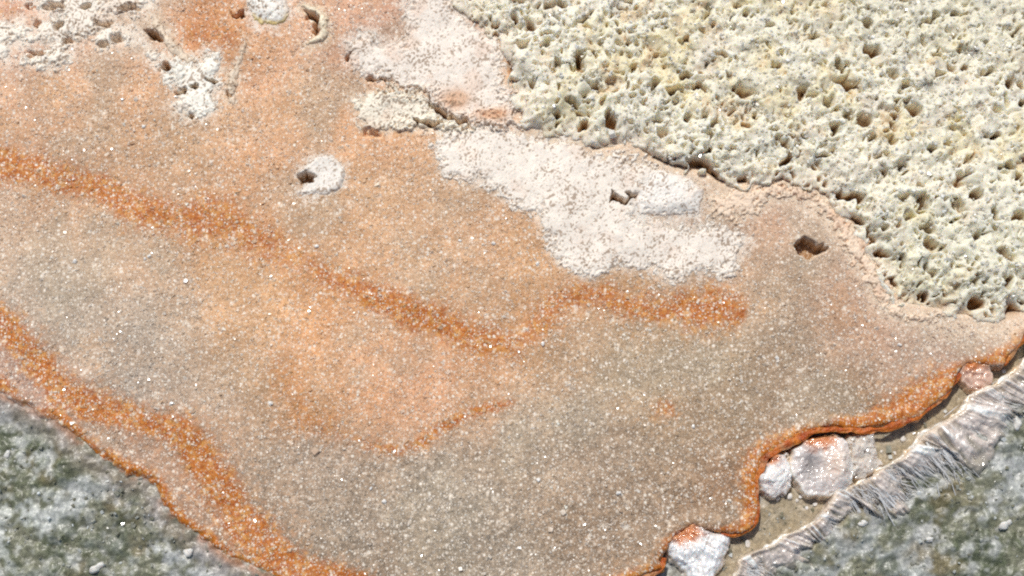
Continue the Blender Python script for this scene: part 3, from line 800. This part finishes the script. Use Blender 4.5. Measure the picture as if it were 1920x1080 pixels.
# ------------------------------------------------------------------ white crusts, flakes and rims on the sheet
for i, (nm, lb, ct, poly, th, c, en) in enumerate(CRUSTS):
    X, Y = box_axis(poly, 26, .0015)
    px, py = to_px(X, Y)
    e = sdf(px, py, poly) + fbm(px, py, 20, 200 + i, 4) * en * 1.1 + vn(px, py, 6, 230 + i) * en * .4 + vn(px, py, 3.6, 235 + i) * en * .35 + fbm(px, py, 60, 236 + i, 2) * en * .8
    if nm in ('salt_crust', 'mineral_shelf'):       # the rim breaks up into flakes and islands
        e = e + 7 * vn(px, py, 4.5, 237) + 7 * vn(px, py, 9, 238)
    h = holes(px, py)
    sz, _ = sheet_z(px, py, False, False)
    flush = nm in ('salt_crust', 'mineral_shelf', 'salt_ring')
    lumps = fbm(px, py, 34, 240 + i, 3) * (.0016 if flush else .0026) + vn(px, py, 4, 250 + i) * (.00012 if flush else .0005)
    f, r = worley(px + 3 * vn(px, py, 10, 3), py, 11, 260 + i)
    wid = 22 if th > .008 else 18
    Z = sz + (.0014 if flush else .0026) + th * (.55 if flush else .8) * ss(-2, wid, e) + lumps * ss(-4, 8, e) - (.0005 if flush else .003) * ss(.30, .08, f) * cut(r, .35)
    if 'scalloped' in lb:                             # the lower edge curls up and stands free
        Z += .007 * np.exp(-((e - 6) / 9) ** 2) * ss(120, 170, py) * ss(-80, 60, px - 730)
    if nm in ('salt_curl', 'salt_ring', 'mineral_shelf'):
        Z += (.0012 if nm == 'mineral_shelf' else .003) * np.exp(-((e - 5) / 6) ** 2)
    Z = Z - .04 * h - (.006 if flush else .013) * ss(2, -9, e)
    col = np.broadcast_to(lin(c), px.shape + (3,)) * (1 + .06 * fbm(px, py, 30, 270 + i, 3))[..., None]
    thin = fbm(px, py, 44, 280 + i, 3)
    pc = lin((214, 172, 140))
    col = mixc(col, pc, ss(.12, .5, thin) * (.3 if 'scalloped' in lb else .5 if nm == 'mineral_shelf' else .2))
    if 'scalloped' in lb:
        win = np.maximum(np.exp(-((px - 855) / 28) ** 2 - ((py - 185) / 20) ** 2), np.exp(-((px - 925) / 30) ** 2 - ((py - 215) / 12) ** 2))
        col = mixc(col, lin((212, 166, 128)), np.clip(win * 1.2 + .4 * gran.mean(), 0, .85))
    sp, sr = worley(px, py, 6.5, 290 + i)            # grey dots painting the shade of tiny pores
    pore_shade = .8 * vn(px, py, 2.7, 297 + i) + .4 * vn(px, py, 5.3, 298 + i) + .4 * fbm(px, py, 40, 299 + i, 2)
    col = mixc(col, lin((150, 124, 98)), ss(.22, .62, pore_shade) * .8)
    col = mixc(col, lin((206, 172, 138)), ss(6, 0, e) * (.12 if flush else .3))
    if nm == 'salt_dome':
        col = mixc(col, lin((214, 186, 110)), ss(9, 1, e) * ss(20, 38, py) * .8)
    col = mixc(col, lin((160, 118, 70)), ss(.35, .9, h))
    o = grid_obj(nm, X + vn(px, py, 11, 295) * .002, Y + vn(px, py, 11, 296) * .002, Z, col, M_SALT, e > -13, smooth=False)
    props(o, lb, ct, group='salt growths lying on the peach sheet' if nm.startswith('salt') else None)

# ------------------------------------------------------------------ crystal nodules at the broken edge
for i, (lb, poly, rise, c, rid_amp) in enumerate(NODULES):
    X, Y = box_axis(poly, 24, .0013)
    px, py = to_px(X, Y)
    rough_ = (1, .6, 1, .8, 1.1)[i]
    e = sdf(px, py, poly) + 6 + rough_ * vn(px, py, 7, 400 + i) * 3.5 + vn(px, py, 22, 403 + i) * 4
    P = np.array(poly, float)
    cx, cy = P.mean(0)
    R = np.sqrt(np.prod(P.max(0) - P.min(0))) / 2
    py0 = P[:, 1].min()
    ang, rad = np.arctan2(py - cy - .3 * R, px - cx), np.hypot(px - cx, py - cy)
    dome = np.sqrt(np.clip(1 - (1 - np.clip(e / (R * .8), 0, 1)) ** 2, 0, 1))
    wx_, wy_ = px + 3 * vn(px, py, 16, 405), py + 3 * vn(px, py, 16, 406)
    fan = vn((px * .82 + py * .3) + 3 * vn(px, py, 14, 407), (py * .9 - px * .35) * .16, 3.6, 410 + i)
    ox_, oy_ = ((1450, 880), (1528, 858), (1615, 850), (1276, 992), (1826, 690))[i]
    aa = np.arctan2(py - oy_, px - ox_)
    rr_ = np.hypot(px - ox_, py - oy_)
    stri = vn(aa * 16, rr_ * .05, 1.0, 460 + i) * .6 + vn(aa * 38, rr_ * .06, 1.0, 470 + i) * .4
    stri = stri * ss(6, 26, rr_) * (.3, .45, .1, .9, .2)[i]
    fc = rough_ * facets(wx_, wy_, 20, 420 + i) * .9 + facets(wx_, wy_, 8, 425 + i) * .35
    ridge = fan
    Z = -.017 + rise * .86 * dome + (.8 * (fan * (.0035 if i in (0, 3) else .0018) + fc * (.007 if i in (1, 4) else .009)) * (.35 + rid_amp) + fbm(px, py, 22, 430 + i, 3) * .005) * ss(0, 9, e)
    if i == 1:                                        # a smooth fold swells on its right, a hollow on its left
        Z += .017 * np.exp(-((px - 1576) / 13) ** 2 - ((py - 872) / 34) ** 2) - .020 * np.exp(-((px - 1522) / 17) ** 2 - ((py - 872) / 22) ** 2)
    Z += .0042 * stri * ss(0, 8, e)
    if i in (1, 4):                                   # a thin raised glassy rim
        Z += .005 * np.exp(-((e - 4) / 3.5) ** 2)
    Z += .006 * ss(20, 0, py - py0) * ss(0, 6, e)     # the upper side runs into the rusty edge
    Z -= .03 * ss(-1, -8, e)
    col = np.broadcast_to(lin(c), px.shape + (3,)) * (1 + .14 * fbm(px, py, 12, 440 + i, 3) + .08 * fc)[..., None]
    col = mixc(col, lin((250, 246, 242)), ss(.1, .6, stri) * .8)
    col = mixc(col, lin((176, 164, 158)), ss(-.1, -.6, stri) * .6)
    if i == 1:
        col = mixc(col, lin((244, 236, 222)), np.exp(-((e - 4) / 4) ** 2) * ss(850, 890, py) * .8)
        col = mixc(col, lin((140, 134, 132)), .85 * np.exp(-((px - 1520) / 24) ** 2 - ((py - 874) / 30) ** 2))  # shade of the hollow put into the colour
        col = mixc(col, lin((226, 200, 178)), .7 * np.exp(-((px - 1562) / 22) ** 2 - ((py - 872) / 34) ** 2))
    orange = {0: (1440, 852, 22), 1: (1535, 818, 32), 2: (1612, 806, 14), 3: (1282, 994, 34), 4: (1826, 676, 26)}[i]
    dd = np.hypot((px - orange[0]) / 1.3, py - orange[1]) + 5 * vn(px, py, 9, 450)
    col = mixc(col, lin((206, 122, 48)), ss(orange[2] * 1.15, orange[2] * .4, dd) * .9)
    rimc = ss(5, 0, e)
    col = mixc(col, lin((226, 196, 150)), rimc * .5)
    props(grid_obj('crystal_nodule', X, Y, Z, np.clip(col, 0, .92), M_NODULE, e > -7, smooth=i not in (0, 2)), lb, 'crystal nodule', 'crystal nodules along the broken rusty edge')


# ------------------------------------------------------------------ fibrous fringes
def fringe(path, label, width, seed, needles):
    P = np.array(path, float)
    seg = np.hypot(*(P[1:] - P[:-1]).T)
    s = np.concatenate([[0], np.cumsum(seg)])
    nu = int(s[-1] / 2.0)
    u = np.linspace(0, s[-1], nu)
    cx, cy = np.interp(u, s, P[:, 0]), np.interp(u, s, P[:, 1])
    ox, oy = cx.copy(), cy.copy()
    for _ in range(120):
        ox[1:-1] = (ox[:-2] + ox[1:-1] * 2 + ox[2:]) / 4
        oy[1:-1] = (oy[:-2] + oy[1:-1] * 2 + oy[2:]) / 4
    for _ in range(4):
        cx[1:-1] = (cx[:-2] + cx[1:-1] * 2 + cx[2:]) / 4
        cy[1:-1] = (cy[:-2] + cy[1:-1] * 2 + cy[2:]) / 4
    tx, ty = np.gradient(ox), np.gradient(oy)
    L = np.hypot(tx, ty)
    dx, dy = ty / L, -tx / L                          # towards the open ground (down and right)
    if (dx + dy).mean() < 0:
        dx, dy = -dx, -dy
    for q in (dx, dy):                                # fibres run more to the right than straight out
        pass
    dx, dy = dx * .75 + .52, dy * .75 + .20
    sw = .45 * vn(u, u * 0, 60, seed)                 # fans spread
    dx, dy = dx * np.cos(sw) - dy * np.sin(sw), dx * np.sin(sw) + dy * np.cos(sw)
    nv = 46
    v = np.linspace(0, 1, nv)
    wl = width * (.85 + .5 * fbm(u, u * 0, 60, seed + 1, 3)) * (.35 + .65 * np.minimum(ss(0, 60, u), ss(0, 45, s[-1] - u)))
    V_, U_ = np.meshgrid(v, u)
    along = V_ * wl[:, None]
    px = cx[:, None] + dx[:, None] * along
    py = cy[:, None] + dy[:, None] * along
    Uw = U_ + 5 * fbm(px, py, 30, seed + 20, 3) * V_
    fib = vn(Uw, along * .10, 5, seed + 2) * .8 + vn(Uw + along * .10, along * .09, 13, seed + 3) * .7 + .5 * vn(Uw - along * .1, along * .2, 3, seed + 6)
    fib = fib * (.7 + .6 * ss(-.25, .35, fbm(U_ + along * .3, along * .5, 55, seed + 31, 2)))
    z = .004 + .012 * fbm(U_ + along * .2, along * .8, 46, seed + 30, 3) * ss(0, .2, V_) - .004 * V_ - .030 * ss(.5, 1.0, V_ + .2 * fib + .2 * vn(U_, along, 18, seed + 9)) + fib * .0050 * ss(.01, .16, V_) + (.5 * vn(px, py, 5, seed + 40) + .5 * vn(px, py, 11, seed + 41)) * .0022 + .005 * np.exp(-((V_ - .22) / .17) ** 2) * (1 + .8 * vn(U_, U_ * 0, 38, seed + 22)) - .014 * (1 - np.minimum(ss(0, 40, U_), ss(0, 40, s[-1] - U_))) + .006 * vn(U_, along, 40, seed + 4) - .045 * ss(.05, -.0, V_) * 1.0
    z += .004 * np.exp(-((V_ - .08) / .06) ** 2)
    wx, wy = to_w(px, py)
    root = bpy.data.objects.new('fibrous_crust', None)
    rx, ry = to_w(cx.mean(), cy.mean())
    root.location = (float(rx), float(ry), -.045)
    COL.objects.link(root)
    props(root, label, 'fibrous crust', 'fibrous crystal fringes facing the rusty edge')
    cc = mixc(np.broadcast_to(lin((216, 204, 194)), px.shape + (3,)), lin((250, 245, 238)), ss(.0, .9, fib))
    cc = mixc(cc, lin((134, 128, 110)), ss(-.3, -.95, fib) * .75)
    cc = mixc(cc, lin((128, 124, 104)), ss(.45, 1.0, V_ + .25 * vn(px, py, 22, seed + 5)) * .7)
    cc = mixc(cc, lin((226, 206, 182)), ss(.2, .02, V_ + .06 * fib) * .8)
    idx = np.arange(nu * nv).reshape(nu, nv)
    F = np.stack([idx[:-1, :-1], idx[:-1, 1:], idx[1:, 1:], idx[1:, :-1]], -1).reshape(-1, 4)
    b = add('fibre_bed', raw_mesh('fibre_bed', np.stack([wx, wy, z], -1).reshape(-1, 3), F, np.clip(cc, 0, .9).reshape(-1, 3), smooth=False), M_FIBRE, root)
    under(b)
    # rolled tan rim
    k = 14
    ang = np.linspace(0, 2 * np.pi, k, endpoint=False)
    A, U2 = np.meshgrid(ang, u)
    w = 5.5 * np.clip(.55 + 1.3 * fbm(U2, A * 3, 30, seed + 11, 4), .02, 1.6)
    off = np.cos(A) * w + 5 + 3 * vn(U2, U2 * 0, 16, seed + 13) + 1.5 * vn(U2, A * 5, 6, seed + 14)
    wx, wy = to_w(cx[:, None] + dx[:, None] * off, cy[:, None] + dy[:, None] * off)
    z = .001 + np.sin(A) * w * .0007 + vn(U2, A * 6, 6, seed + 17) * .0008 - .014 * (1 - np.minimum(ss(0, 40, U2), ss(0, 40, s[-1] - U2))) + .004 * vn(U2, U2 * 0, 40, seed + 4)
    idx = np.arange(nu * k).reshape(nu, k)
    j = np.roll(idx, -1, 1)
    F = np.stack([idx[:-1], idx[1:], j[1:], j[:-1]], -1).reshape(-1, 4)
    g = np.clip(.5 + 1.0 * fbm(U2, A * 6, 18, seed + 15, 3), 0, 1)
    cc = mixc(np.broadcast_to(lin((214, 184, 146)), A.shape + (3,)), lin((240, 230, 214)), g)
    under(add('rolled_rim', raw_mesh('rolled_rim', np.stack([wx, wy, z], -1).reshape(-1, 3), F, cc.reshape(-1, 3)), M_FIBRE, root))
    # single needles standing out of the bed
    rng = np.random.default_rng(seed)

    tufts = rng.uniform(.05, .96, max(6, int(s[-1] / 60)))

    def needle(big):
        i = int(np.clip(rng.choice(tufts) + rng.normal(0, .035), .05, .96) * (nu - 1))
        a0, ln = rng.uniform(.04, .45), rng.uniform(.25, .62) if big else rng.uniform(.15, .5)
        if not big:
            a0 = rng.uniform(.02, .8)
        tw = rng.normal(0, .2 if big else .34)
        ex, ey = dx[i] * math.cos(tw) - dy[i] * math.sin(tw), dx[i] * math.sin(tw) + dy[i] * math.cos(tw)
        p0 = np.array([cx[i] + ex * a0 * wl[i], cy[i] + ey * a0 * wl[i]])
        p1 = p0 + np.array([ex, ey]) * ln * wl[i]
        x0, y0 = to_w(*p0)
        x1, y1 = to_w(*p1)
        z0 = .004 + .004 * math.exp(-((a0 - .22) / .17) ** 2) - .010 * a0 + rng.uniform(-.004, .001)
        z1 = .003 - .017 * (a0 + ln) - .012 * float(ss(.6, 1.1, np.array(a0 + ln))) + rng.uniform(-.005, .002)
        a, bb = np.array([x0, y0, z0]), np.array([x1, y1, z1])
        d = (bb - a) / np.linalg.norm(bb - a)
        sd = np.cross(d, (0, 0, 1))
        sd /= np.linalg.norm(sd)
        up = np.cross(sd, d)
        r = rng.uniform(.0016, .0032) if big else rng.uniform(.0006, .0011)
        Vn = []
        for tpos, rr in ((0, .7), (.3, 1), (.75, .8), (1, .12)):
            for m in range(6):
                an = m * math.pi / 3 + tw
                Vn.append(a + (bb - a) * tpos + sd * math.cos(an) * r * rr + up * math.sin(an) * r * rr * .55)
        cn = mixc(lin((220, 212, 204))[None], lin((246, 244, 240)), np.array([rng.uniform(0, 1)]))
        return Vn, np.repeat(cn, len(Vn), 0)

    Fn = np.array([(h * 6 + m, h * 6 + (m + 1) % 6, h * 6 + 6 + (m + 1) % 6, h * 6 + 6 + m) for h in range(3) for m in range(6)])
    for q in range(needles):
        Vn, cn = needle(True)
        under(add('needle', raw_mesh('needle', Vn, Fn, cn, smooth=False), M_FIBRE, root))
    hv, hc, hf = [], [], []
    for q in range(needles * 8):
        Vn, cn = needle(False)
        hf.append(Fn + 24 * q)
        hv += Vn
        hc.append(cn)
    props(under(add('fibre_hairs', raw_mesh('fibre_hairs', hv, np.concatenate(hf), np.concatenate(hc), smooth=False), M_FIBRE, root)), kind='stuff')


fringe(FRINGE_A, 'long fringe of grey white fibrous crystals with a rolled tan rim', 122, 501, 90)
fringe(FRINGE_B, 'short stubby fibrous crystal fringe running off the bottom edge', 96, 601, 40)


# ------------------------------------------------------------------ lumps and chips that can be counted
def lump_mesh(name, seed, facet=False):
    rng = np.random.default_rng(seed)
    nu, nv = 14, 9
    V = []
    for a in range(nv):
        th = math.pi * a / (nv - 1)
        for b in range(nu):
            ph = 2 * math.pi * b / nu
            V.append((math.sin(th) * math.cos(ph), math.sin(th) * math.sin(ph), math.cos(th)))
    V = np.array(V)
    d = np.zeros(len(V))
    for k in range(7):
        ax = rng.normal(size=3)
        d += rng.uniform(.05, .16) * np.sin(V @ ax * rng.uniform(1.2, 3.2) + rng.uniform(0, 6))
    V = V * (1 + d)[:, None] * np.array([1.15, .95, .8])
    idx = np.arange(nu * nv).reshape(nv, nu)
    j = np.roll(idx, -1, 1)
    F = np.stack([idx[:-1], idx[1:], j[1:], j[:-1]], -1).reshape(-1, 4)
    g = rng.uniform(.82, 1, len(V))[:, None]
    return raw_mesh(name, V, F, lin((246, 240, 230))[None] * g, smooth=not facet)


def place(me_list, px, py, r, zoff, label, cat, group, name, axes, Z, mat):
    x, y = to_w(px, py)
    x, y = float(x), float(y)
    z = float(look(axes, Z, np.array(x), np.array(y)))
    me = random.choice(me_list)
    o = bpy.data.objects.new(name, me)
    if not me.materials:
        me.materials.append(mat)
    COL.objects.link(o)
    o.location = (x, y, z + zoff * r)
    o.scale = (r, r * random.uniform(.75, 1.05), r * random.uniform(.7, 1))
    o.rotation_euler = (random.uniform(-.4, .4), random.uniform(-.4, .4), random.uniform(0, 6.28))
    return props(o, label, cat, group)


HL_LUMPS = [lump_mesh('highlight_lump', 700 + k) for k in range(7)]  # white lumps added where the ground's crystals show as highlights
CHIP = [lump_mesh('crystal_chip', 720 + k, True) for k in range(6)]
GRP_L, GRP_R = 'white crystal highlight lumps in the western ground', 'white crystal highlight lumps in the eastern ground'
left = [(352, 1033, 11, 'round white crystal highlight lump alone on the ground beside the rusty western edge'), (181, 1066, 15, 'largest dull white crystal highlight lump near the bottom of the western ground'),
        (10, 852, 10, 'bright white crystal highlight lump at the far west rim of the ground')]
for x, y, r, lb in left:
    place(HL_LUMPS, x, y, r * .0007, -.1, lb, 'pebble', GRP_L, 'highlight_lump', G_AXES, G_Z, M_HIGHLIGHT)
rightp = [(1888, 984, 14, 'largest white crystal highlight lump on the dark ground behind the fibrous fringe'), (1748, 1011, 10, 'white crystal highlight lump farther from the fringe with a smaller one beside it'), (1620, 982, 11, 'white crystal highlight lump lodged among the needles of the long fringe'),
          (1910, 792, 15, 'pale grey crystal highlight lump high on the ground near the right edge')]
for x, y, r, lb in rightp:
    place(HL_LUMPS, x, y, r * .0007, -.1, lb, 'pebble', GRP_R, 'highlight_lump', G_AXES, G_Z, M_HIGHLIGHT)
chips_all = [(141, 490, 6), (681, 428, 7), (925, 457, 5), (664, 372, 7), (348, 527, 5), (325, 538, 5), (272, 485, 4), (575, 458, 5), (595, 462, 5), (606, 506, 4), (280, 480, 4), (340, 385, 6), (508, 757, 5), (522, 740, 6), (323, 757, 5),
         (372, 777, 5), (231, 187, 4), (259, 190, 4), (270, 238, 5), (343, 182, 4), (1008, 495, 5), (1018, 600, 5), (1018, 645, 5), (795, 485, 4), (863, 452, 4), (873, 487, 5), (720, 940, 5), (870, 955, 5), (1010, 900, 5), (905, 1005, 6),
         (1160, 925, 6), (1465, 523, 5), (1685, 647, 5), (1725, 680, 5), (1456, 672, 5), (1350, 655, 4), (1300, 800, 5), (560, 930, 5), (695, 915, 4), (770, 800, 5)]
for x, y, r in chips_all[::2]:
    place(CHIP, x, y, r * .00075, .2, 'tiny bright crystal chip catching the light on the peach sheet', 'crystal chip', 'bright chips on the peach sheet', 'crystal_chip', (sx, sy), SZ, M_GRAIN)

for k in range(16):                                   # crumbs lying in the little channel
    x, y = random.choice([(1470, 925), (1500, 935), (1530, 945), (1440, 985), (1470, 965), (1670, 850), (1690, 825), (1400, 1012), (1720, 805), (1460, 900), (1380, 1030)])
    place(CHIP, x + random.uniform(-14, 14), y + random.uniform(-10, 10), random.choice((3, 3.5, 4.5, 6)) * .0009, .3, 'pale crystal crumb lying in the sandy channel under the rusty edge', 'crystal crumb', 'crumbs in the channel', 'crystal_crumb', G_AXES, G_Z, M_GRAIN)

# glittering grains on the ground
n = 8000
x, y = RNG.uniform(-1.1, 1.1, n), RNG.uniform(-.74, -.08, n)
px, py = to_px(x, y)
keep = (sdf(px, py, SHEET) < -8) & (RNG.uniform(0, 1, n) < .25 + .75 * ss(-.1, .4, fbm(px, py, 40, 95, 3)))
x, y, px, py = x[keep], y[keep], px[keep], py[keep]
n = len(x)
z = look(G_AXES, G_Z, x, y)
size = .0016 * np.exp(RNG.normal(0, .4, n))
cg = mixc(np.broadcast_to(lin((126, 124, 102)), (n, 3)), lin((236, 240, 236)), RNG.uniform(0, 1, n) ** 2.4) * RNG.uniform(.7, 1, n)[:, None]
props(blocks('crystal_grains', x, y, z, size, cg, M_GRAIN, None, 1.8), 'fine glittering crystal grains strewn over the grey green ground', kind='stuff')

# ------------------------------------------------------------------ light
EL, AZ = math.radians(57), math.radians(-18)          # azimuth from +y (top), towards the left
sun_dir = np.array([math.sin(AZ) * math.cos(EL), math.cos(AZ) * math.cos(EL), math.sin(EL)])
sd = bpy.data.lights.new('sun', 'SUN')
sd.energy, sd.angle, sd.color = 3.55, math.radians(.53), (1, .96, .90)
so = bpy.data.objects.new('sun', sd)
COL.objects.link(so)
from mathutils import Vector
so.rotation_euler = Vector(sun_dir).to_track_quat('Z', 'Y').to_euler()
w = bpy.data.worlds.new('World')
scene.world = w
w.use_nodes = True
sky = w.node_tree.nodes.new('ShaderNodeTexSky')
sky.sky_type = 'NISHITA'
sky.sun_disc = False
sky.sun_elevation, sky.sun_rotation = EL, AZ
bg = w.node_tree.nodes['Background']
bg.inputs['Strength'].default_value = .08
w.node_tree.links.new(sky.outputs[0], bg.inputs['Color'])
scene.view_settings.view_transform = 'Standard'
scene.view_settings.look = 'None'
scene.view_settings.exposure = -0.04
scene.view_settings.gamma = 1
scene.cycles.use_denoising = False
scene.cycles.max_bounces = 6
scene.cycles.sample_clamp_indirect = 4
scene.cycles.filter_width = 2.1
